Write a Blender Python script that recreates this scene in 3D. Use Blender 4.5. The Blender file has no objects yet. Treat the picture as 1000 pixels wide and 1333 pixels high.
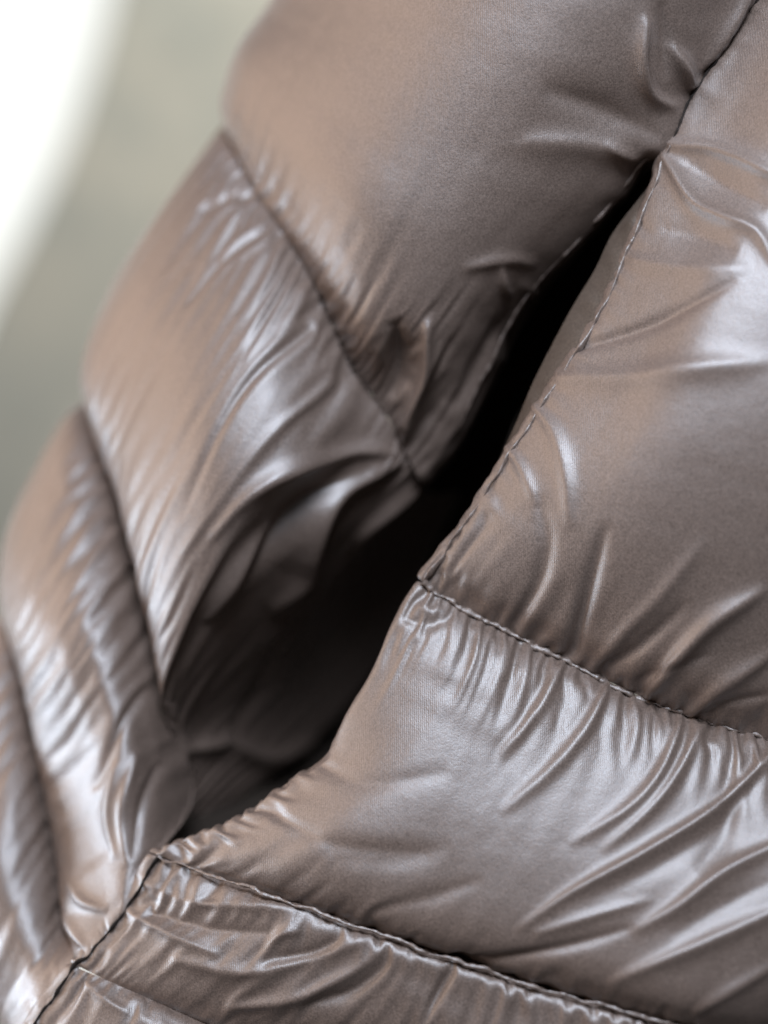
import bpy, math, time
import numpy as np
T0 = time.time()

# ------------------------------------------------------------------ camera, light, exposure
scene = bpy.context.scene
CAM_D = 600.0                                   # millimetres from the camera to the plane of the side seam
MMPX = 0.3                                      # millimetres per photograph pixel on that plane
cam_data = bpy.data.cameras.new("camera")
cam = bpy.data.objects.new("camera", cam_data)
scene.collection.objects.link(cam)
cam.location = (0, -CAM_D / 1000, 0)
cam.rotation_euler = (math.radians(90), 0, 0)
cam_data.sensor_fit = 'VERTICAL'
cam_data.sensor_height = 36.0
cam_data.lens = 36.0 * CAM_D / (1333 * MMPX)
cam_data.clip_start = 0.01
cam_data.clip_end = 50
cam_data.dof.use_dof = True
cam_data.dof.focus_distance = 0.576
cam_data.dof.aperture_fstop = 1.8
scene.camera = cam

world = bpy.data.worlds.new("World")
scene.world = world
world.use_nodes = True
bg = world.node_tree.nodes["Background"]
bg.inputs[0].default_value = (0.96, 0.96, 1.0, 1)
bg.inputs[1].default_value = 0.05

def area(name, loc, target, sx, sy, power, col):
    l = bpy.data.lights.new(name, 'AREA')
    l.shape = 'RECTANGLE'; l.size = sx; l.size_y = sy; l.energy = power; l.color = col
    o = bpy.data.objects.new(name, l)
    o.location = loc
    from mathutils import Vector
    d = Vector(target) - Vector(loc)
    o.rotation_euler = d.to_track_quat('-Z', 'Y').to_euler()
    scene.collection.objects.link(o)
    return o
area("window_light", (-1.15, -0.06, 0.34), (0, 0, 0.02), 1.4, 1.3, 13, (1.0, 0.74, 0.55))
area("sky_light", (0.00, -0.90, 0.76), (0.06, 0, -0.08), 0.44, 0.44, 23.5, (0.73, 0.84, 1.0))
area("side_light", (-0.80, 0.12, -0.18), (-0.12, 0, -0.13), 0.24, 0.20, 4.2, (0.68, 0.83, 1.0))
area("backdrop_fill", (0.10, 1.00, 1.30), (-0.30, 2.2, 0.25), 0.6, 0.4, 14, (0.96, 0.97, 0.92))  # added fill lamp out of view, only brightens the backdrop cloth

vs = scene.view_settings
vs.view_transform = 'Standard'
vs.look = 'None'
vs.exposure = 0.28
vs.gamma = 1.0
scene.cycles.use_denoising = True

# ------------------------------------------------------------------ materials
def new_mat(name):
    m = bpy.data.materials.new(name)
    m.use_nodes = True
    nt = m.node_tree
    return m, nt, nt.nodes["Principled BSDF"]

def N(nt, kind, **kw):
    n = nt.nodes.new(kind)
    for k, v in kw.items():
        setattr(n, k, v)
    return n

def fabric_material(name, base, dark, rough, metal, bump=0.42):
    m, nt, b = new_mat(name)
    L = nt.links.new
    tc = N(nt, 'ShaderNodeTexCoord')
    # slow tone drift of the dyed nylon
    n1 = N(nt, 'ShaderNodeTexNoise'); n1.inputs['Scale'].default_value = 14; n1.inputs['Detail'].default_value = 4
    L(tc.outputs['Object'], n1.inputs['Vector'])
    mix = N(nt, 'ShaderNodeMix', data_type='RGBA')
    L(n1.outputs['Fac'], mix.inputs['Factor'])
    mix.inputs[6].default_value = (*dark, 1); mix.inputs[7].default_value = (*base, 1)
    # thread-to-thread speckle of the weave
    n2 = N(nt, 'ShaderNodeTexNoise'); n2.inputs['Scale'].default_value = 1500; n2.inputs['Detail'].default_value = 2
    L(tc.outputs['Object'], n2.inputs['Vector'])
    r = N(nt, 'ShaderNodeMapRange'); r.inputs[3].default_value = 0.70; r.inputs[4].default_value = 1.3
    r.inputs[1].default_value = 0.3; r.inputs[2].default_value = 0.7
    L(n2.outputs['Fac'], r.inputs[0])
    mul = N(nt, 'ShaderNodeMix', data_type='RGBA', blend_type='MULTIPLY'); mul.inputs['Factor'].default_value = 1
    L(mix.outputs[2], mul.inputs[6]); L(r.outputs[0], mul.inputs[7])
    L(mul.outputs[2], b.inputs['Base Color'])
    rr = N(nt, 'ShaderNodeMapRange'); rr.inputs[3].default_value = rough - 0.06; rr.inputs[4].default_value = rough + 0.08
    rr.inputs[1].default_value = 0.3; rr.inputs[2].default_value = 0.7
    L(n2.outputs['Fac'], rr.inputs[0]); L(rr.outputs[0], b.inputs['Roughness'])
    b.inputs['Metallic'].default_value = metal
    b.inputs['Specular IOR Level'].default_value = 0.75 if rough < 0.5 else 0.12
    if rough < 0.5:                                  # calendered shine of the down-proof shell
        b.inputs['Coat Weight'].default_value = 0.6
        b.inputs['Coat Roughness'].default_value = 0.37
    # fine plain weave + soft crinkle
    wu = N(nt, 'ShaderNodeTexWave'); wu.inputs['Scale'].default_value = 420; wu.inputs['Distortion'].default_value = 1.2
    wu.inputs['Detail'].default_value = 1; wu.inputs['Detail Scale'].default_value = 30
    L(tc.outputs['Object'], wu.inputs['Vector'])
    n3 = N(nt, 'ShaderNodeTexNoise'); n3.inputs['Scale'].default_value = 170; n3.inputs['Detail'].default_value = 3
    L(tc.outputs['Object'], n3.inputs['Vector'])
    b1 = N(nt, 'ShaderNodeBump'); b1.inputs['Strength'].default_value = bump; b1.inputs['Distance'].default_value = 0.0002
    ad = N(nt, 'ShaderNodeMath', operation='MULTIPLY_ADD'); L(wu.outputs['Fac'], ad.inputs[0]); ad.inputs[1].default_value = 0.3; L(n2.outputs['Fac'], ad.inputs[2])
    L(ad.outputs[0], b1.inputs['Height'])
    b2 = N(nt, 'ShaderNodeBump'); b2.inputs['Strength'].default_value = 0.16; b2.inputs['Distance'].default_value = 0.0012
    L(n3.outputs['Fac'], b2.inputs['Height']); L(b1.outputs['Normal'], b2.inputs['Normal'])
    L(b2.outputs['Normal'], b.inputs['Normal']); L(b2.outputs['Normal'], b.inputs['Coat Normal'])
    return m

MAT_SHELL = fabric_material("taupe_nylon", (0.142, 0.099, 0.078), (0.114, 0.078, 0.060), 0.49, 0.10)
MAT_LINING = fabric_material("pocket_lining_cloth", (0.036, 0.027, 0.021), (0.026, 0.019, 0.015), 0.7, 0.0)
MAT_FACING = fabric_material("pocket_facing_cloth", (0.085, 0.064, 0.050), (0.065, 0.048, 0.037), 0.52, 0.0)
MAT_THREAD = fabric_material("brown_thread", (0.17, 0.12, 0.095), (0.12, 0.085, 0.066), 0.5, 0.0)

MAT_SEAM_DARK = fabric_material("seam_dark", (0.022, 0.016, 0.013), (0.016, 0.012, 0.010), 0.7, 0.0)  # main seam line, and painted shade in the upper back seam valley

def plain(name, col, rough, emit=0.0):
    m, nt, b = new_mat(name)
    b.inputs['Base Color'].default_value = (*col, 1)
    b.inputs['Roughness'].default_value = rough
    if emit:
        b.inputs['Emission Color'].default_value = (*col, 1)
        b.inputs['Emission Strength'].default_value = emit
    return m

# ------------------------------------------------------------------ geometry helpers (millimetres)
rng = np.random.default_rng(7)

LEAN = 0.10
TURN = 0.13
def P(p):
    """photograph position + height above the seam plane -> point in the scene, millimetres"""
    p = np.asarray(p, float)
    d = p[..., 2] + LEAN * np.logaddexp(0, (p[..., 1] - 760) / 90) * 90 * MMPX      # the hem side leans towards the viewer
    d = d + TURN * np.logaddexp(0, (p[..., 0] - 560) / 70) * 70 * MMPX              # and so does the front side
    d = np.where(p[..., 2] < -300, p[..., 2], d)
    s = (CAM_D - d) / CAM_D * MMPX
    return np.stack([(p[..., 0] - 500) * s, -d, (666.5 - p[..., 1]) * s], -1)

def to_px(q):
    s = (CAM_D + q[..., 1]) / CAM_D * MMPX
    return np.stack([q[..., 0] / s + 500, 666.5 - q[..., 2] / s], -1)

def catmull(pts, t):
    """pts (n, ...) at integer knots, t float array in [0, n-1]"""
    n = len(pts)
    pts = np.concatenate([2 * pts[:1] - pts[1:2], pts, 2 * pts[-1:] - pts[-2:-1]])
    i = np.clip(np.floor(t).astype(int), 0, n - 2)
    f = (t - i).reshape((-1,) + (1,) * (pts.ndim - 1))
    p0, p1, p2, p3 = pts[i], pts[i + 1], pts[i + 2], pts[i + 3]
    return 0.5 * (2 * p1 + (p2 - p0) * f + (2 * p0 - 5 * p1 + 4 * p2 - p3) * f ** 2 + (3 * p1 - p0 - 3 * p2 + p3) * f ** 3)

def resample(poly, n):
    """n points at equal chord length along a smooth curve through poly"""
    poly = np.asarray(poly, float)
    fine = catmull(poly, np.linspace(0, len(poly) - 1, 40 * len(poly)))
    d = np.r_[0, np.cumsum(np.linalg.norm(np.diff(fine, axis=0), axis=1))]
    s = np.linspace(0, d[-1], n)
    return np.stack([np.interp(s, d, fine[:, k]) for k in range(fine.shape[1])], -1)

def smooth_noise(shape, cell, seed):
    r = np.random.default_rng(seed)
    cu, cv = cell
    a = r.standard_normal((int(shape[0] / cu) + 4, int(shape[1] / cv) + 4))
    a = catmull(a, np.linspace(0.5, 0.5 + shape[0] / cu, shape[0]))
    a = catmull(a.T, np.linspace(0.5, 0.5 + shape[1] / cv, shape[1])).T
    return a

def normals(G):
    du = np.gradient(G, axis=0); dv = np.gradient(G, axis=1)
    n = np.cross(du, dv)
    n /= np.linalg.norm(n, axis=-1, keepdims=True) + 1e-9
    return n

def guide(stations, step):
    st = [P(np.array(s, float)) for s in stations]
    lv = np.mean([np.linalg.norm(np.diff(resample(s, 20), axis=0), axis=1).sum() for s in st])
    nv = int(lv / step) + 1
    st = np.stack([resample(s, nv) for s in st])              # (k, nv, 3)
    mid = np.linalg.norm(np.diff(st, axis=0), axis=-1).mean(1)  # spacing between stations
    nu = int(mid.sum() / step) + 1
    # stations at their own spacing
    t = np.interp(np.linspace(0, mid.sum(), nu), np.r_[0, np.cumsum(mid)], np.arange(len(st)))
    # ease the knots so spacing changes stay smooth
    k = 9
    tp = np.convolve(np.pad(t, k, mode='reflect', reflect_type='odd'), np.ones(2 * k + 1) / (2 * k + 1), 'valid')
    t = np.clip(tp, 0, len(st) - 1)
    return catmull(st, t)

def stroke_field(px, poly, width, asym):
    """signed falloff of a fold along a polyline in photograph pixels"""
    poly = resample(np.array(poly, float), 24)
    best = np.full(px.shape[:2], 1e9); side = np.zeros(px.shape[:2]); along = np.zeros(px.shape[:2])
    for i in range(len(poly) - 1):
        a, b = poly[i], poly[i + 1]
        ab = b - a; L2 = (ab ** 2).sum() + 1e-9
        t = np.clip(((px - a) @ ab) / L2, 0, 1)
        c = a + t[..., None] * ab
        dv = px - c
        d = np.hypot(dv[..., 0], dv[..., 1])
        m = d < best
        best = np.where(m, d, best)
        side = np.where(m, np.sign(ab[0] * dv[..., 1] - ab[1] * dv[..., 0]), side)
        along = np.where(m, (i + t) / (len(poly) - 1), along)
    w = np.where(side > 0, width * asym, width / asym)
    taper = np.sin(math.pi * np.clip(0.12 + 0.88 * along, 0, 1)) ** 0.8
    # crest with long flanks
    q = best / (w * (0.6 + 0.4 * taper))
    return taper / (1 + q ** 2) ** 1.5

def proj(X, sa, sb, rest, wa, wb, k):
    A = X[sa]; B = X[sb]
    d = B - A
    l = np.sqrt((d * d).sum(-1)) + 1e-6
    c = (k * (l - rest) / l / (wa + wb + 1e-9))[..., None] * d
    X[sa] = A + c * wa[..., None]
    X[sb] = B - c * wb[..., None]

S = slice
def pairs(nu, nv):
    out = []
    for o in (0, 1):
        n = (nu - o) // 2
        out.append(('u', (S(o, o + 2 * n, 2), S(None)), (S(o + 1, o + 2 * n, 2), S(None))))
        n = (nv - o) // 2
        out.append(('v', (S(None), S(o, o + 2 * n, 2)), (S(None), S(o + 1, o + 2 * n, 2))))
        n = (nu - o) // 2
        out.append(('d', (S(o, o + 2 * n, 2), S(0, nv - 1)), (S(o + 1, o + 2 * n, 2), S(1, nv))))
        out.append(('d', (S(o, o + 2 * n, 2), S(1, nv)), (S(o + 1, o + 2 * n, 2), S(0, nv - 1))))
    return out

def upsample(A, nu, nv):
    A = catmull(A, np.linspace(0, A.shape[0] - 1, nu))
    A = catmull(np.swapaxes(A, 0, 1), np.linspace(0, A.shape[1] - 1, nv))
    return np.swapaxes(A, 0, 1)

def relax(R, G, X, iters, pin, gather, bend):
    """settle cloth with spare fabric gathered along its seams over the guide surface"""
    nu, nv = G.shape[:2]
    w = np.where(pin, 0.0, 1.0).astype(np.float32)
    G = G.astype(np.float32); X = X.astype(np.float32)
    su, sv, attract = gather                                    # slack factors on vertices
    prs = []
    for kind, a, b in pairs(nu, nv):
        l = np.linalg.norm(R[b] - R[a], axis=-1)
        if kind == 'u': f = 1 + 0.5 * (su[a] + su[b])
        elif kind == 'v': f = 1 + 0.5 * (sv[a] + sv[b])
        else: f = np.sqrt(0.5 * ((1 + 0.5 * (su[a] + su[b])) ** 2 + (1 + 0.5 * (sv[a] + sv[b])) ** 2))
        prs.append((kind, a, b, (l * f).astype(np.float32), w[a], w[b]))
    n = normals(G).astype(np.float32)
    def lap2(X):
        L = np.zeros_like(X)
        L[1:-1] += X[2:] + X[:-2] - 2 * X[1:-1]
        L[:, 1:-1] += X[:, 2:] + X[:, :-2] - 2 * X[:, 1:-1]
        return L
    LG = lap2(G)
    for it in range(iters):
        for kind, a, b, r, wa, wb in prs:
            proj(X, a, b, r, wa, wb, 0.5 if kind == 'd' else 0.9)
        D = G - X
        X += (attract * w)[..., None] * ((D * n).sum(-1, keepdims=True) * n + 0.3 * D)
        X -= (bend * w)[..., None] * lap2(lap2(X) - LG)
    return X

col = scene.collection
def empty(name, loc=(0, 0, 0)):
    o = bpy.data.objects.new(name, None); col.objects.link(o); o.location = loc; o.empty_display_size = 0.05
    return o

def mesh_obj(name, verts, faces, mat, parent=None):
    me = bpy.data.meshes.new(name)
    verts = np.asarray(verts, np.float32) / 1000.0
    faces = np.asarray(faces, np.int32)
    k = faces.shape[1]
    me.vertices.add(len(verts)); me.vertices.foreach_set('co', verts.ravel())
    me.loops.add(faces.size); me.loops.foreach_set('vertex_index', faces.ravel())
    me.polygons.add(len(faces)); me.polygons.foreach_set('loop_start', np.arange(0, faces.size, k, dtype=np.int32))
    me.update(calc_edges=True)
    me.polygons.foreach_set('use_smooth', np.ones(len(faces), bool))
    me.materials.append(mat)
    o = bpy.data.objects.new(name, me); col.objects.link(o)
    o.parent = parent
    return o

def grid_obj(name, X, mat, parent=None):
    nu, nv = X.shape[:2]
    i = np.arange(nu * nv).reshape(nu, nv)
    f = np.stack([i[:-1, :-1], i[1:, :-1], i[1:, 1:], i[:-1, 1:]], -1).reshape(-1, 4)
    return mesh_obj(name, X.reshape(-1, 3), f, mat, parent)

def panel(name, stations, strokes=(), gu=(0.0, 0.0), gv=(0.0, 0.0), reach=26.0, reach_v=12.0, base=0.004, hold=0.010, step=1.0, seed=1,
          attract=0.0028, bend=0.014, pin_u=(True, True), noise=0.5, mat=None, iters=(110, 70), fold=1.0):
    """one quilted baffle: guide surface + modelled folds, then the spare cloth is settled over it"""
    if not pin_u[0]:                                  # carry the baffle on round the back of the body
        stations = [[(x + 120, y + 10, d - 45) for x, y, d in stations[0]]] + list(stations)
    G2 = guide(stations, step)
    nu, nv = G2.shape[:2]
    px = to_px(G2)
    nrm = normals(G2)
    # outward = towards the viewer's side
    if (nrm[..., 1].mean()) > 0: nrm = -nrm
    disp = np.zeros((nu, nv))
    for s in strokes:
        poly, w, h = s[0], s[1], s[2]
        asym = s[3] if len(s) > 3 else 1.0
        disp += fold * h * stroke_field(px, poly, w, asym)
    # folds die out at the stitched edges
    ev = np.minimum(np.arange(nv), np.arange(nv)[::-1]) * step
    eu = np.minimum(np.arange(nu), np.arange(nu)[::-1]) * step
    fade = np.clip(ev / 5, 0.0, 1)[None, :]
    if pin_u[0]: fade = fade * np.clip(np.arange(nu) * step / 5, 0, 1)[:, None]
    if pin_u[1]: fade = fade * np.clip(np.arange(nu)[::-1] * step / 5, 0, 1)[:, None]
    R2 = G2 + nrm * (0.85 * disp * fade)[..., None]
    G2 = G2 + nrm * (disp * fade)[..., None]
    def slack(nu, nv, st):
        dv0 = np.arange(nv) * st; dv1 = dv0[::-1]; du0 = np.arange(nu) * st; du1 = du0[::-1]
        var = 0.75 + 0.5 * np.clip(smooth_noise((nu, nv), (22 / st, 200 / st), seed + 50), -1, 1)
        su = gu[0] * np.exp(-(dv0 / reach) ** 1.3)[None, :] + gu[1] * np.exp(-(dv1 / reach) ** 1.3)[None, :]
        prof = lambda g: np.interp(np.linspace(0, 1, nv), np.linspace(0, 1, np.size(g)), np.atleast_1d(g))[None, :]
        sv = prof(gv[0]) * np.exp(-(du0 / reach_v) ** 1.3)[:, None] + prof(gv[1]) * np.exp(-(du1 / reach_v) ** 1.3)[:, None]
        sv = sv * np.ones((nu, nv))
        near = np.clip(su / 0.06, 0, 1) + np.clip(sv / 0.04, 0, 1)
        return (base + su * var).astype(np.float32), (sv).astype(np.float32), (attract + hold * np.clip(1 - near, 0, 1) ** 2).astype(np.float32)
    def pinmask(nu, nv):
        m = np.zeros((nu, nv), bool)
        m[:, 0] = m[:, -1] = True
        if pin_u[0]: m[0] = True
        if pin_u[1]: m[-1] = True
        return m
    # coarse settle, then fine settle
    G1 = upsample(G2, (nu + 1) // 2, (nv + 1) // 2)
    R1 = upsample(R2, (nu + 1) // 2, (nv + 1) // 2)
    n1 = normals(G1)
    if n1[..., 1].mean() > 0: n1 = -n1
    a, b = G1.shape[:2]
    seedn = smooth_noise((a, b), (3.0 / step, 14.0 / step), seed) * noise
    if np.any(gv[0]) or np.any(gv[1]):
        seedn = 0.6 * seedn + 0.6 * smooth_noise((a, b), (14.0 / step, 3.0 / step), seed + 9) * noise
    pm = pinmask(a, b)
    X1 = G1 + n1 * (seedn * ~pm)[..., None]
    X1 = relax(R1, G1, X1, iters[0], pm, slack(a, b, 2 * step), bend / 10)
    X2 = upsample(X1.astype(float), nu, nv)
    pm = pinmask(nu, nv)
    X2[pm] = G2[pm]
    X2 = relax(R2, G2, X2, iters[1], pm, slack(nu, nv, step), bend)
    return grid_obj(name, X2, mat or MAT_SHELL, jacket)

# ------------------------------------------------------------------ the place behind: pale cloth, bright window gap
def pale_cloth_material():
    m, nt, b = new_mat("pale_backdrop_cloth")
    L = nt.links.new
    tc = N(nt, 'ShaderNodeTexCoord')
    nz = N(nt, 'ShaderNodeTexNoise'); nz.inputs['Scale'].default_value = 3; nz.inputs['Detail'].default_value = 2
    L(tc.outputs['Object'], nz.inputs['Vector'])
    vo = N(nt, 'ShaderNodeTexVoronoi', feature='DISTANCE_TO_EDGE'); vo.inputs['Scale'].default_value = 5
    mx = N(nt, 'ShaderNodeMix', data_type='RGBA'); mx.inputs['Factor'].default_value = 0.35
    L(tc.outputs['Object'], mx.inputs[6]); L(nz.outputs['Color'], mx.inputs[7]); L(mx.outputs[2], vo.inputs['Vector'])
    mr = N(nt, 'ShaderNodeMapRange'); mr.inputs[1].default_value = 0.0; mr.inputs[2].default_value = 0.035
    L(vo.outputs['Distance'], mr.inputs[0])
    c = N(nt, 'ShaderNodeMix', data_type='RGBA')
    c.inputs[6].default_value = (0.60, 0.57, 0.48, 1); c.inputs[7].default_value = (0.52, 0.49, 0.41, 1)
    L(mr.outputs[0], c.inputs['Factor'])
    n4 = N(nt, 'ShaderNodeTexNoise'); n4.inputs['Scale'].default_value = 7; n4.inputs['Detail'].default_value = 3
    L(tc.outputs['Object'], n4.inputs['Vector'])
    r4 = N(nt, 'ShaderNodeMapRange'); r4.inputs[1].default_value = 0.38; r4.inputs[2].default_value = 0.62
    L(n4.outputs['Fac'], r4.inputs[0])
    c2 = N(nt, 'ShaderNodeMix', data_type='RGBA'); c2.inputs[7].default_value = (0.36, 0.37, 0.33, 1)
    sc4 = N(nt, 'ShaderNodeMath', operation='MULTIPLY'); sc4.inputs[1].default_value = 0.6
    L(r4.outputs[0], sc4.inputs[0]); L(sc4.outputs[0], c2.inputs['Factor']); L(c.outputs[2], c2.inputs[6])
    L(c2.outputs[2], b.inputs['Base Color'])
    b.inputs['Roughness'].default_value = 0.9
    return m

BD = -2200.0
# hanging cloth whose left edge bows; behind it the bright window
u = np.linspace(0, 1, 90); v = np.linspace(0, 1, 70)
edge = resample([(185, -220, BD), (160, -60, BD), (128, 70, BD), (87, 190, BD), (36, 300, BD), (-25, 420, BD), (-70, 560, BD), (-170, 740, BD), (-300, 960, BD)], 70)
right = resample([(1150, -220, BD - 25), (1150, 960, BD - 25)], 70)
E = P(edge); Rr = P(right)
X = E[None] * (1 - u[:, None, None]) + Rr[None] * u[:, None, None]
X[..., 1] += 9 * np.sin(u[:, None] * 19 + 0.8 * np.sin(v[None] * 5)) * (0.3 + 0.7 * u[:, None]) - 14 * (1 - u[:, None]) ** 8
cloth = grid_obj("backdrop_cloth", X, pale_cloth_material())
sm = cloth.modifiers.new("thickness", 'SOLIDIFY'); sm.thickness = 0.004
cloth["label"] = "pale grey-green cloth hanging out of focus behind the jacket"
cloth["category"] = "cloth"

pane_m = plain("window_daylight", (0.98, 1.0, 0.96), 0.3, 0.92)
pane_m.node_tree.nodes["Principled BSDF"].inputs['Base Color'].default_value = (0.02, 0.02, 0.02, 1)
win = empty("window", (-1.4, 2.9, 0.6)); win["label"] = "overexposed bright white window light at the upper left corner"; win["category"] = "window"
def wbox(name, x0, x1, y0, y1, z0, z1, mat):
    vv = [(x, y, z) for x in (x0, x1) for y in (y0, y1) for z in (z0, z1)]
    ff = [(0, 1, 3, 2), (4, 6, 7, 5), (0, 4, 5, 1), (2, 3, 7, 6), (0, 2, 6, 4), (1, 5, 7, 3)]
    o = mesh_obj(name, np.array(vv, float) * 1.0, ff, mat)
    o.data.polygons.foreach_set('use_smooth', np.zeros(6, bool))
    o.parent = win; o.matrix_parent_inverse = win.matrix_world.inverted()
    return o
bpy.context.view_layer.update()
wbox("pane", -3000, -60, 2900, 2910, -1900, 2500, pane_m)
frm = plain("window_frame_paint", (0.78, 0.78, 0.74), 0.5)
wbox("frame", -3080, -3002, 2870, 2940, -1980, 2580, frm); wbox("frame", -58, 20, 2870, 2940, -1980, 2580, frm)
wbox("frame", -3000, -60, 2870, 2940, 2502, 2580, frm); wbox("frame", -3000, -60, 2870, 2940, -1980, -1902, frm)

# ------------------------------------------------------------------ the jacket
jacket = empty("puffer_jacket")
jacket["label"] = "shiny taupe brown quilted puffer jacket with a gaping side pocket"
jacket["category"] = "jacket"

# upper back baffle, left of the side seam
panel("quilted_panel", [
    [(420, -80, -130), (390, 0, -135), (355, 60, -140), (340, 100, -140), (330, 135, -135), (325, 160, -125)],
    [(388, -80, -75), (353, 0, -75), (312, 60, -76), (294, 105, -78), (288, 140, -82), (296, 170, -90)],
    [(480, -80, -17), (440, 20, -19), (395, 110, -22), (368, 180, -25), (350, 228, -36), (335, 250, -50)],
    [(600, -80, 18), (560, 40, 14), (500, 160, 8), (452, 260, 3), (418, 330, -12), (400, 352, -30)],
    [(760, -80, 32), (700, 60, 25), (620, 190, 16), (545, 320, 8), (482, 430, -6), (455, 470, -27)],
    [(900, -80, 27), (850, 60, 18), (760, 190, 9), (650, 320, 2), (565, 440, -8), (502, 538, -32)],
    [(1040, -80, 0), (985, 0, 0), (905, 120, 0), (872, 188, -1), (830, 217, -5), (800, 258, -9), (740, 325, -16), (700, 366, -20), (660, 425, -25), (640, 470, -28), (600, 545, -35), (583, 572, -38), (545, 622, -42)],
    [(1042, -78, -8), (988, 4, -9), (908, 124, -9), (875, 192, -10), (838, 228, -18), (808, 268, -24), (750, 335, -32), (712, 378, -38), (672, 438, -44), (652, 483, -48), (614, 555, -54), (596, 586, -58), (558, 632, -60)],
], strokes=[
    ([(842, 30), (836, 80), (848, 122), (882, 142)], 9, 5.0, 1.2),
    ([(878, 65), (893, 95), (902, 118)], 10, 5.0),
    ([(862, 10), (866, 60), (868, 105)], 10, -2.5),
    ([(980, -20), (940, 50), (910, 95)], 9, 4.0),
    ([(690, 185), (760, 188), (840, 205)], 20, 2.5, 1.2),
    ([(720, 120), (790, 145), (862, 178)], 20, -2.5),
    ([(790, 190), (830, 208)], 7, 2.0),
    ([(610, 348), (660, 338), (700, 345)], 10, 2.0),
    ([(652, 352), (657, 375), (668, 388)], 7, 2.6),
    ([(556, 425), (553, 480), (535, 540), (518, 606)], 10, 8.0, 1.0),
    ([(515, 430), (518, 470), (510, 520)], 16, -6.0),
    ([(600, 520), (640, 450), (690, 380)], 20, -3.0),
], bend=0.008, gu=(0, 0.12), gv=(0, [0.09, 0.09, 0.10, 0.04, 0.04, 0.03, 0.02]), reach=26, hold=0.005, reach_v=20, pin_u=(False, True), seed=11)

# second back baffle, rolling into the pocket
panel("quilted_panel", [
    [(330, 150, -140), (290, 220, -145), (230, 310, -150), (190, 400, -150), (170, 480, -145), (180, 520, -135)],
    [(294, 170, -90), (252, 222, -80), (194, 300, -76), (138, 390, -76), (108, 480, -80), (125, 560, -102)],
    [(335, 252, -50), (316, 300, -37), (270, 380, -27), (205, 480, -26), (150, 600, -46), (168, 690, -72)],
    [(400, 354, -30), (378, 400, -17), (325, 490, -3), (255, 610, -2), (188, 760, -26), (205, 835, -55)],
    [(455, 472, -27), (433, 520, -15), (372, 600, -1), (290, 700, -2), (210, 880, -26), (230, 910, -48)],
    [(502, 540, -32), (468, 580, -26), (390, 640, -16), (285, 750, -14), (218, 895, -34), (226, 965, -50)],
    [(522, 575, -38), (484, 616, -35), (412, 684, -29), (314, 790, -33), (234, 915, -47), (231, 982, -57)],
    [(545, 612, -47), (505, 655, -52), (440, 735, -60), (350, 840, -68), (262, 935, -70), (237, 1000, -66)],
    [(560, 640, -85), (520, 690, -98), (470, 780, -118), (400, 880, -122), (320, 965, -106), (246, 1050, -80)],
    [(600, 640, -120), (570, 700, -140), (530, 800, -165), (450, 920, -165), (360, 1000, -140), (246, 1085, -90)],
], strokes=[
    ([(512, 602), (450, 630), (420, 665), (402, 720), (395, 755), (350, 800)], 15, 9.0, 1.2),
    ([(520, 588), (450, 588), (380, 612), (320, 650), (275, 705)], 13, 5.0),
    ([(470, 612), (400, 650), (350, 700), (310, 760)], 13, -6.0),
    ([(345, 690), (300, 755), (265, 810)], 18, 6.0),
    ([(560, 612), (520, 645), (472, 690), (462, 730)], 9, 6.0, 0.8),
    ([(296, 965), (250, 975), (225, 990)], 10, 4.0),
    ([(296, 965), (350, 985), (420, 960)], 12, 4.0),
    ([(300, 960), (340, 890), (365, 830)], 12, -3.0),
    ([(400, 430), (330, 490), (280, 570), (235, 680)], 12, -0.9),
    ([(430, 500), (360, 560), (310, 620), (240, 720)], 11, 0.9),
    ([(345, 300), (300, 330), (240, 400)], 9, -0.8),
    ([(345, 256), (300, 258), (255, 275)], 9, -1.2),
], gu=(0.11, 0.08), reach=46, hold=0.004, bend=0.010, pin_u=(False, False), seed=21)

# third back baffle
panel("quilted_panel", [
    [(180, 520, -170), (150, 560, -175), (110, 640, -175), (90, 700, -175), (80, 760, -165), (90, 790, -150)],
    [(150, 520, -115), (92, 540, -104), (46, 612, -100), (10, 690, -100), (4, 775, -106), (40, 850, -122)],
    [(170, 685, -74), (142, 700, -56), (97, 760, -42), (57, 830, -44), (31, 890, -64), (62, 950, -90)],
    [(207, 835, -57), (187, 870, -42), (145, 925, -26), (98, 985, -38), (56, 1030, -57), (85, 1085, -72)],
    [(240, 965, -58), (205, 985, -36), (165, 1030, -20), (120, 1075, -29), (73, 1120, -45), (92, 1175, -54)],
    [(250, 1045, -56), (206, 1070, -26), (168, 1108, -14), (130, 1142, -19), (82, 1182, -29), (94, 1222, -36)],
    [(206, 1113, -8), (190, 1140, -8), (165, 1183, -8), (140, 1215, -8), (115, 1240, -8), (97, 1257, -8)],
    [(210, 1116, -18), (194, 1144, -18), (169, 1187, -18), (144, 1219, -18), (119, 1244, -18), (101, 1261, -18)],
], strokes=[
    ([(150, 1000), (142, 1060), (150, 1120)], 8, 2.6),
    ([(175, 985), (160, 1060), (166, 1130)], 8, 2.6),
    ([(205, 1000), (182, 1060), (172, 1120)], 9, -2.5),
    ([(90, 1150), (110, 1175), (140, 1185)], 8, 2.4),
    ([(85, 1195), (100, 1220), (110, 1235)], 7, 2.2),
    ([(185, 900), (150, 960), (125, 1030)], 10, -2.0),
], gu=(0.11, 0.06), gv=(0, 0.12), reach=38, hold=0.004, pin_u=(False, True), seed=31)

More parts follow.
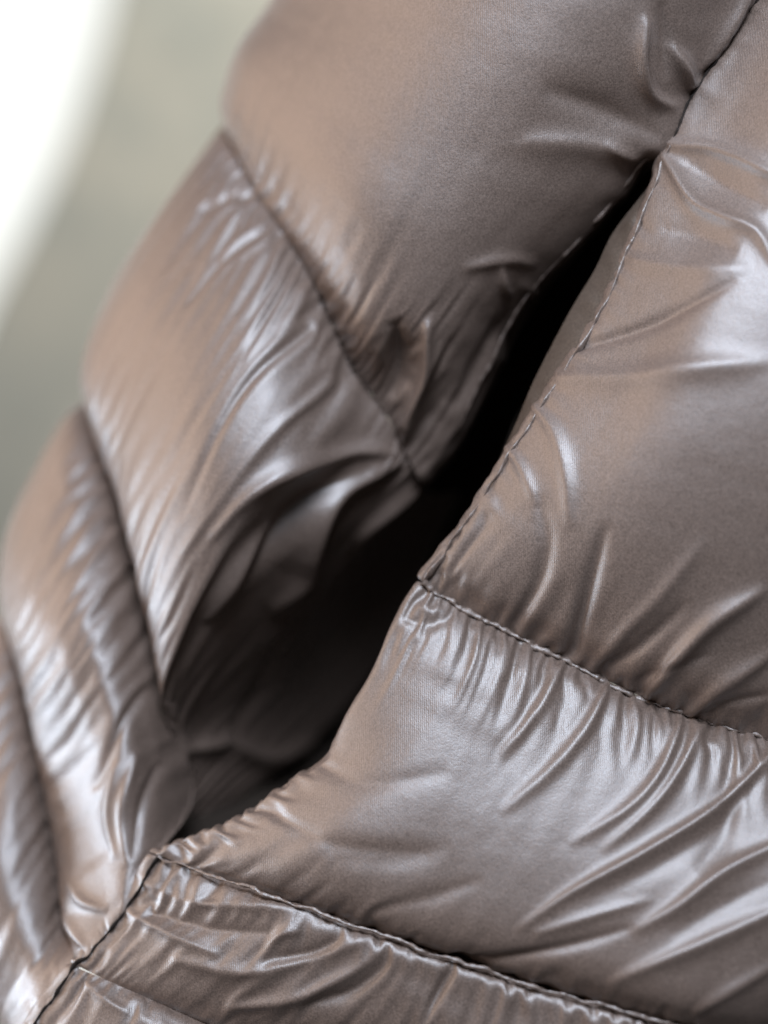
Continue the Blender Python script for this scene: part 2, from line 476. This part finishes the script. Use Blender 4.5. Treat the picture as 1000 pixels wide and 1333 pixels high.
# fourth back baffle, lower left corner
panel("quilted_panel", [
    [(80, 790, -180), (40, 840, -185), (-30, 920, -190), (-60, 1000, -190), (-60, 1080, -190), (-40, 1120, -180)],
    [(50, 850, -124), (8, 800, -112), (-50, 880, -105), (-82, 970, -105), (-85, 1050, -110), (-50, 1150, -120)],
    [(66, 955, -92), (32, 975, -62), (-10, 1045, -46), (-42, 1120, -46), (-62, 1200, -66), (-30, 1270, -86)],
    [(88, 1090, -70), (60, 1115, -46), (25, 1175, -30), (-5, 1235, -30), (-22, 1290, -45), (0, 1340, -65)],
    [(95, 1180, -50), (75, 1205, -34), (50, 1245, -22), (25, 1285, -22), (3, 1330, -32), (10, 1380, -48)],
    [(97, 1259, -8), (85, 1276, -8), (68, 1300, -8), (45, 1333, -8), (25, 1370, -8), (5, 1410, -8)],
    [(101, 1263, -18), (89, 1280, -18), (72, 1304, -18), (49, 1337, -18), (29, 1374, -18), (9, 1414, -18)],
], strokes=[], gu=(0.10, 0.07), gv=(0, 0.10), reach=34, hold=0.004, pin_u=(False, True), seed=41)

# upper front baffle, right of the pocket
panel("quilted_panel", [
    [(1036, -84, -9), (981, -4, -9), (901, 117, -9), (868, 186, -9), (853, 214, -8), (843, 248, -6), (822, 299, -5), (797, 357, -4), (780, 397, -3), (752, 443, -2), (717, 498, -1), (682, 551, 0), (646, 608, 0), (596, 684, 0), (546, 752, -2)],
    [(1040, -80, 0), (985, 0, 0), (905, 120, 0), (873, 188, 0), (860, 215, 1), (848, 250, 3), (828, 300, 4), (802, 360, 5), (785, 400, 6), (757, 447, 7), (722, 502, 8), (687, 555, 9), (650, 612, 9), (600, 690, 8), (550, 757, 4)],
    [(1090, -80, 19), (1010, 60, 14), (935, 190, 9), (890, 330, 17), (830, 470, 21), (745, 610, 23), (645, 740, 15), (620, 780, 7), (612, 798, 3)],
    [(1180, -80, 36), (1090, 90, 30), (1010, 250, 24), (950, 400, 31), (890, 560, 35), (815, 720, 28), (750, 815, 14), (728, 842, 6), (718, 850, 2)],
    [(1300, -80, 40), (1210, 150, 34), (1150, 350, 32), (1100, 550, 34), (1020, 740, 28), (940, 880, 15), (915, 925, 5), (907, 937, 0)],
    [(1420, -80, 10), (1370, 200, 15), (1320, 450, 20), (1260, 650, 20), (1170, 880, 10), (1110, 990, -3)],
], strokes=[
    ([(876, 190), (930, 196), (1000, 225), (1060, 260)], 11, 4.0, 0.8),
    ([(866, 208), (900, 262), (940, 284), (985, 303), (1010, 350)], 11, 5.0, 0.8),
    ([(900, 215), (950, 245), (1000, 270)], 18, -3.0),
    ([(870, 300), (920, 310), (960, 330)], 20, -3.0),
    ([(757, 452), (840, 425), (900, 395), (960, 365)], 9, -3.5),
    ([(735, 492), (820, 492), (900, 480), (1010, 470)], 20, 4.0, 1.1),
    ([(830, 340), (900, 350), (980, 350)], 16, 2.5),
    ([(697, 530), (722, 565), (737, 620), (742, 690)], 13, 2.8),
    ([(662, 585), (680, 612), (700, 660)], 10, 2.0),
    ([(665, 820), (700, 760), (712, 700), (700, 640)], 16, -2.2),
    ([(742, 860), (752, 820), (768, 760), (790, 680)], 13, -3.4),
    ([(775, 868), (815, 820), (860, 775), (920, 700)], 14, 2.0),
    ([(780, 872), (830, 845), (900, 780)], 11, -2.2),
    ([(848, 898), (880, 858), (925, 810), (1000, 765)], 15, 6.0, 1.1),
    ([(830, 885), (870, 870), (930, 850)], 8, -2.5),
    ([(905, 925), (945, 890), (1010, 850)], 14, 3.5),
    ([(900, 935), (950, 915), (1010, 905)], 8, -2.5),
], gu=(0, 0.15), gv=([0.05, 0.08, 0.06, 0.07, 0.08, 0.08, 0.08], 0), reach=26, reach_v=14, hold=0.006, pin_u=(True, False), seed=51, bend=0.009, fold=0.75)

# second front baffle, below the gathered seam
panel("quilted_panel", [
    [(546, 757, -4), (515, 811, -2), (485, 877, 0), (455, 927, 0), (425, 982, -2), (380, 1015, -4), (325, 1055, -5), (266, 1085, -9), (203, 1109, -14)],
    [(550, 760, 4), (521, 815, 8), (491, 880, 10), (461, 930, 10), (431, 985, 8), (386, 1020, 6), (331, 1060, 4), (271, 1090, 0), (206, 1113, -6)],
    [(612, 799, 3), (608, 822, 10), (597, 862, 15), (560, 940, 20), (505, 1020, 24), (440, 1095, 25), (388, 1140, 20), (358, 1161, 12), (350, 1168, 6)],
    [(718, 852, 2), (716, 876, 9), (706, 915, 14), (683, 985, 20), (635, 1080, 27), (572, 1178, 29), (535, 1214, 24), (524, 1224, 14), (520, 1227, 6)],
    [(850, 915, 0), (852, 940, 8), (848, 978, 13), (830, 1045, 20), (780, 1140, 27), (728, 1234, 29), (700, 1270, 23), (693, 1280, 14), (690, 1283, 6)],
    [(1000, 960, -2), (1006, 985, 6), (1008, 1022, 11), (1000, 1095, 18), (960, 1190, 25), (908, 1292, 27), (890, 1325, 21), (883, 1334, 12), (880, 1337, 4)],
    [(1110, 992, -4), (1125, 1030, 12), (1130, 1110, 20), (1100, 1220, 20), (1050, 1330, 10), (1030, 1375, -8)],
    [(1280, 1040, -10), (1300, 1080, 0), (1310, 1160, 8), (1290, 1270, 8), (1240, 1390, 0), (1210, 1430, -14)],
], strokes=[
    ([(1010, 975), (935, 1048), (840, 1108), (745, 1160), (670, 1212)], 9, 4.5, 0.75),
    ([(985, 1010), (935, 1075), (860, 1125), (770, 1170)], 16, -1.8),
    ([(948, 1035), (945, 1085), (905, 1135)], 20, -2.5),
    ([(1020, 1095), (940, 1135), (880, 1180), (820, 1215)], 11, 4.5, 0.8),
    ([(1020, 1180), (930, 1220), (860, 1250), (790, 1280)], 12, 4.0, 0.8),
    ([(1000, 1150), (930, 1185), (870, 1220)], 14, -1.5),
    ([(575, 1248), (650, 1250), (740, 1232), (830, 1205)], 9, -3.2),
    ([(700, 1215), (780, 1190), (850, 1170)], 8, 2.0),
    ([(490, 1185), (560, 1168), (630, 1145)], 14, -1.5),
    ([(440, 1120), (520, 1120), (590, 1100)], 20, -1.6),
    ([(885, 940), (862, 1000), (820, 1050), (740, 1100)], 10, 2.6),
    ([(915, 945), (880, 1010), (840, 1060), (780, 1110)], 10, 2.8),
    ([(790, 892), (765, 945), (720, 1000), (650, 1060)], 12, 2.2),
    ([(730, 868), (700, 925), (650, 985)], 12, 1.8),
    ([(1010, 1255), (950, 1290), (900, 1320)], 10, 2.5),
    ([(528, 806), (560, 812), (592, 800)], 9, -1.6),
    ([(540, 782), (562, 795), (590, 790)], 8, 1.4),
    ([(425, 1000), (480, 1020), (590, 1005)], 16, -1.3),
    ([(360, 1062), (440, 1100), (560, 1110)], 14, -1.6),
], gu=(0.21, 0.07), gv=([0.02, 0.02, 0.02, 0.03, 0.14, 0.34, 0.34, 0.3], 0), reach=22, reach_v=11, hold=0.006, pin_u=(True, False), seed=61, bend=0.009, fold=0.75)

# third front baffle
panel("quilted_panel", [
    [(203, 1111, -16), (162, 1181, -17), (97, 1252, -17)],
    [(206, 1115, -7), (165, 1185, -8), (100, 1257, -8)],
    [(353, 1155, 2), (348, 1173, 12), (330, 1205, 13), (270, 1258, 10), (218, 1298, 4), (205, 1306, 0)],
    [(525, 1208, 4), (519, 1231, 19), (510, 1268, 20), (470, 1330, 17), (408, 1382, 4), (400, 1388, 0)],
    [(695, 1265, 4), (692, 1288, 19), (690, 1325, 21), (670, 1390, 18), (620, 1460, -6)],
    [(884, 1320, 2), (884, 1342, 17), (885, 1378, 18), (870, 1440, 8), (830, 1520, -8)],
    [(1050, 1385, -10), (1060, 1415, 2), (1050, 1490, 2), (1020, 1570, -12)],
    [(1210, 1432, -15), (1220, 1460, -6), (1210, 1540, -6), (1180, 1620, -16)],
], strokes=[
    ([(190, 1150), (250, 1175), (340, 1180), (430, 1190)], 9, 2.4),
    ([(170, 1190), (230, 1220), (290, 1245)], 9, 2.6),
    ([(200, 1190), (280, 1210), (360, 1215)], 10, -2.4),
    ([(230, 1250), (320, 1265), (430, 1240), (490, 1215)], 11, 2.6),
    ([(350, 1250), (410, 1240), (450, 1215)], 10, -3.0),
    ([(300, 1310), (380, 1300), (450, 1270), (500, 1235)], 10, 2.6),
    ([(400, 1310), (460, 1290), (510, 1250)], 9, -2.4),
    ([(355, 1225), (370, 1215), (395, 1212)], 9, 2.6),
    ([(560, 1310), (580, 1275), (590, 1255)], 8, -2.4),
], gu=(0.13, 0.06), gv=(0.12, 0), reach=30, pin_u=(True, False), seed=71, bend=0.010)

# fourth front baffle
panel("quilted_panel", [
    [(97, 1254, -17), (42, 1329, -17), (2, 1406, -17)],
    [(100, 1259, -8), (45, 1333, -8), (5, 1410, -8)],
    [(207, 1304, 0), (202, 1320, 5), (190, 1350, 8), (140, 1440, 6)],
    [(402, 1386, 0), (398, 1404, 5), (388, 1435, 8), (340, 1530, 6)],
    [(620, 1463, -9), (612, 1500, 6), (570, 1600, 4)],
], strokes=[([(110, 1275), (135, 1300), (170, 1320)], 8, 2.2)], gu=(0.12, 0), gv=(0.08, 0), reach=22, pin_u=(True, False), seed=81)

# pocket bag: dark lining from the back edge, deep round, to the front lip
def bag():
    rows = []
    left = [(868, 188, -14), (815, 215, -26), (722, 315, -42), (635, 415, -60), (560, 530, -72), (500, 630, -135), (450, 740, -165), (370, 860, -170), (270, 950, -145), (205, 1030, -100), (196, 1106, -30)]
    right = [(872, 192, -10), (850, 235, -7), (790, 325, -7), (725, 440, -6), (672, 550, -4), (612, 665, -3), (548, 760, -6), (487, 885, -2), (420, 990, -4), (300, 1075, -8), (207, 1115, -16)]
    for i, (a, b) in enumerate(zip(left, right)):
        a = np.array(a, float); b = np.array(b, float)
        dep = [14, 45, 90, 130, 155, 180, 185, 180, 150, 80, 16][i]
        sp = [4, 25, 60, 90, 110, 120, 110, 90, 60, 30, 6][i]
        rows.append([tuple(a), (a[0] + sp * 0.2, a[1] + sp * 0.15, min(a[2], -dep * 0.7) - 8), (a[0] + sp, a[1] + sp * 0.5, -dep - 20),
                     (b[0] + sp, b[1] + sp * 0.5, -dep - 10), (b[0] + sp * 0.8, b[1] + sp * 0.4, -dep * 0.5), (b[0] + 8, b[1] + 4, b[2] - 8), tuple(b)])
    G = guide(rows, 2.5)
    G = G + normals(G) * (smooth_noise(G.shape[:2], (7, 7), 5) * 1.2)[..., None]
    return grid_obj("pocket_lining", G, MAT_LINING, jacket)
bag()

# facing strip inside the front lip
inner = [(868, 200, -8), (850, 235, -7), (800, 300, -7), (775, 350, -7), (745, 400, -6), (718, 450, -6), (693, 500, -5), (672, 550, -3), (640, 620, -2)]
outer = [(872, 190, -1), (860, 215, 0), (828, 300, 3), (802, 360, 4), (785, 400, 5), (757, 447, 6), (722, 502, 7), (687, 555, 8), (648, 614, 8)]
A = P(resample(inner, 260)); B = P(resample(outer, 260))
t = np.linspace(0, 1, 16)
X = A[:, None] * (1 - t[None, :, None]) + B[:, None] * t[None, :, None]
X[..., 1] -= (1.6 * np.sin(t * math.pi))[None, :]
X += np.array([0, 1, 0.]) * (smooth_noise((260, 16), (9, 12), 3) * 0.8 * np.sin(t * math.pi)[None, :])[..., None]
grid_obj("pocket_facing", X, MAT_FACING, jacket)

# ------------------------------------------------------------------ stitched seams: lock-stitch thread lying in each seam
def stitches(poly, lift, pitch=3.0, rad=0.27, wob=0.4, seed=0, gap=0.22, mat=None):
    r = np.random.default_rng(seed)
    c = P(np.array(poly, float))
    L = np.linalg.norm(np.diff(resample(c, 100), axis=0), axis=1).sum()
    n = int(L / pitch)
    m = 6
    fine = resample(c, n * m + 1)
    off = catmull(r.standard_normal((n + 3, 3)) * wob, np.linspace(0, n, n * m + 1))
    fine = fine + off + np.array([0, -lift, 0])
    V = []; F = []
    K = 6
    for i in range(n):
        seg = fine[i * m: i * m + m + 1]
        tt = np.linspace(gap / 2, 1 - gap / 2, 7)
        pts = np.stack([np.interp(tt, np.linspace(0, 1, m + 1), seg[:, k]) for k in range(3)], -1)
        pts[:, 1] += 0.9 * (np.abs(np.linspace(-1, 1, 7)) ** 3)
        d = pts[-1] - pts[0]; d /= np.linalg.norm(d) + 1e-9
        s = np.cross(d, [0, 1, 0]); s /= np.linalg.norm(s) + 1e-9
        up = np.cross(s, d)
        base = len(V)
        for j, p in enumerate(pts):
            rr = rad * (0.55 + 0.45 * math.sin(math.pi * (j + 0.6) / 7.2))
            for k in range(K):
                a = 2 * math.pi * k / K
                V.append(p + rr * (math.cos(a) * s + math.sin(a) * up))
        for j in range(6):
            for k in range(K):
                k2 = (k + 1) % K
                F.append((base + j * K + k, base + j * K + k2, base + (j + 1) * K + k2, base + (j + 1) * K + k))
    o = mesh_obj("seam_stitching", np.array(V), F, mat or MAT_THREAD, jacket)
    o["kind"] = "stuff"
    return o
def roped_edge(poly, rad, lift, seed, pitch=4.5, mat=None):
    """narrow puckered roll of shell cloth, or of dark cord, standing along a seam"""
    r = np.random.default_rng(seed)
    c = P(np.array(poly, float))
    L = np.linalg.norm(np.diff(resample(c, 100), axis=0), axis=1).sum()
    n = int(L / 0.6); m = int(L / pitch) + 4
    c = resample(c, n)
    tt = np.sort(np.linspace(0, m - 1, n))
    wob = catmull(r.standard_normal((m, 3)) * np.array([0.35, 0.3, 0.35]), tt)
    c = c + wob + np.array([0, -lift, 0])
    rr = rad * (1 + 0.28 * catmull(r.standard_normal(m), tt) + 0.22 * np.sin(2 * math.pi * tt + catmull(r.standard_normal(m), tt)))
    rr = np.clip(rr, 0.45 * rad, 1.7 * rad)
    d = np.gradient(c, axis=0); d /= np.linalg.norm(d, axis=1, keepdims=True)
    sd = np.cross(d, [0, 1.0, 0]); sd /= np.linalg.norm(sd, axis=1, keepdims=True)
    up = np.cross(sd, d)
    K = 14
    a = np.linspace(0, 2 * math.pi, K + 1)[None, :, None] + (0.9 * np.sin(2 * math.pi * tt))[:, None, None]
    rad2 = rr[:, None, None] * (1 + 0.18 * np.cos(3 * a))
    X = c[:, None] + rad2 * (np.cos(a) * sd[:, None] + np.sin(a) * up[:, None])
    return grid_obj("seam_roll", X, mat or MAT_SHELL, jacket)
roped_edge([(548, 757, 4), (612, 798, 3), (718, 851, 2), (850, 915, 0), (1000, 960, -2), (1110, 991, -4)], 0.95, 0.8, 3)
roped_edge([(206, 1114, -6), (351, 1165, 13), (521, 1224, 20), (691, 1281, 20), (881, 1335, 18), (1030, 1378, -6)], 0.55, 0.8, 23, 5.0)
LIP_UP = [(872, 190, 0), (860, 215, 1), (848, 250, 3), (828, 300, 4), (802, 360, 5), (785, 400, 6), (757, 447, 7), (722, 502, 8), (687, 555, 9), (650, 612, 9), (600, 690, 8), (550, 757, 5)]
BACK_LIP = [(872, 189, -2), (830, 217, -5), (800, 258, -9), (740, 325, -16), (700, 366, -20), (660, 425, -25), (640, 470, -28), (600, 545, -35), (583, 572, -38), (545, 622, -43)]
roped_edge(LIP_UP, 0.75, 0.5, 13, 7.0)
roped_edge(BACK_LIP, 0.5, -0.2, 15, 7.0)
stitches([(550, 758, 5), (612, 798, 3), (718, 851, 2), (850, 915, 0), (1000, 960, -2), (1110, 991, -4)], 1.2, seed=1, rad=0.2)
stitches([(293, 168, -88), (335, 251, -50), (400, 353, -30), (455, 471, -26), (502, 539, -31)], 0.8, seed=3)
roped_edge([(312, 210, -68), (335, 251, -52), (400, 353, -32), (455, 471, -28), (502, 539, -33)], 1.05, 0.0, 18, 5.0, MAT_SEAM_DARK)  # dark cord standing in for the shade deep in this seam
roped_edge([(1040, -80, 0), (985, 0, 0), (905, 120, 0), (873, 188, -1)], 0.65, 0.4, 16, 6.0, MAT_SEAM_DARK)
roped_edge([(206, 1113, -7), (165, 1184, -8), (99, 1257, -8), (45, 1333, -8), (5, 1410, -8)], 0.6, 0.8, 17, 6.0, MAT_SEAM_DARK)

print("script seconds", time.time() - T0)
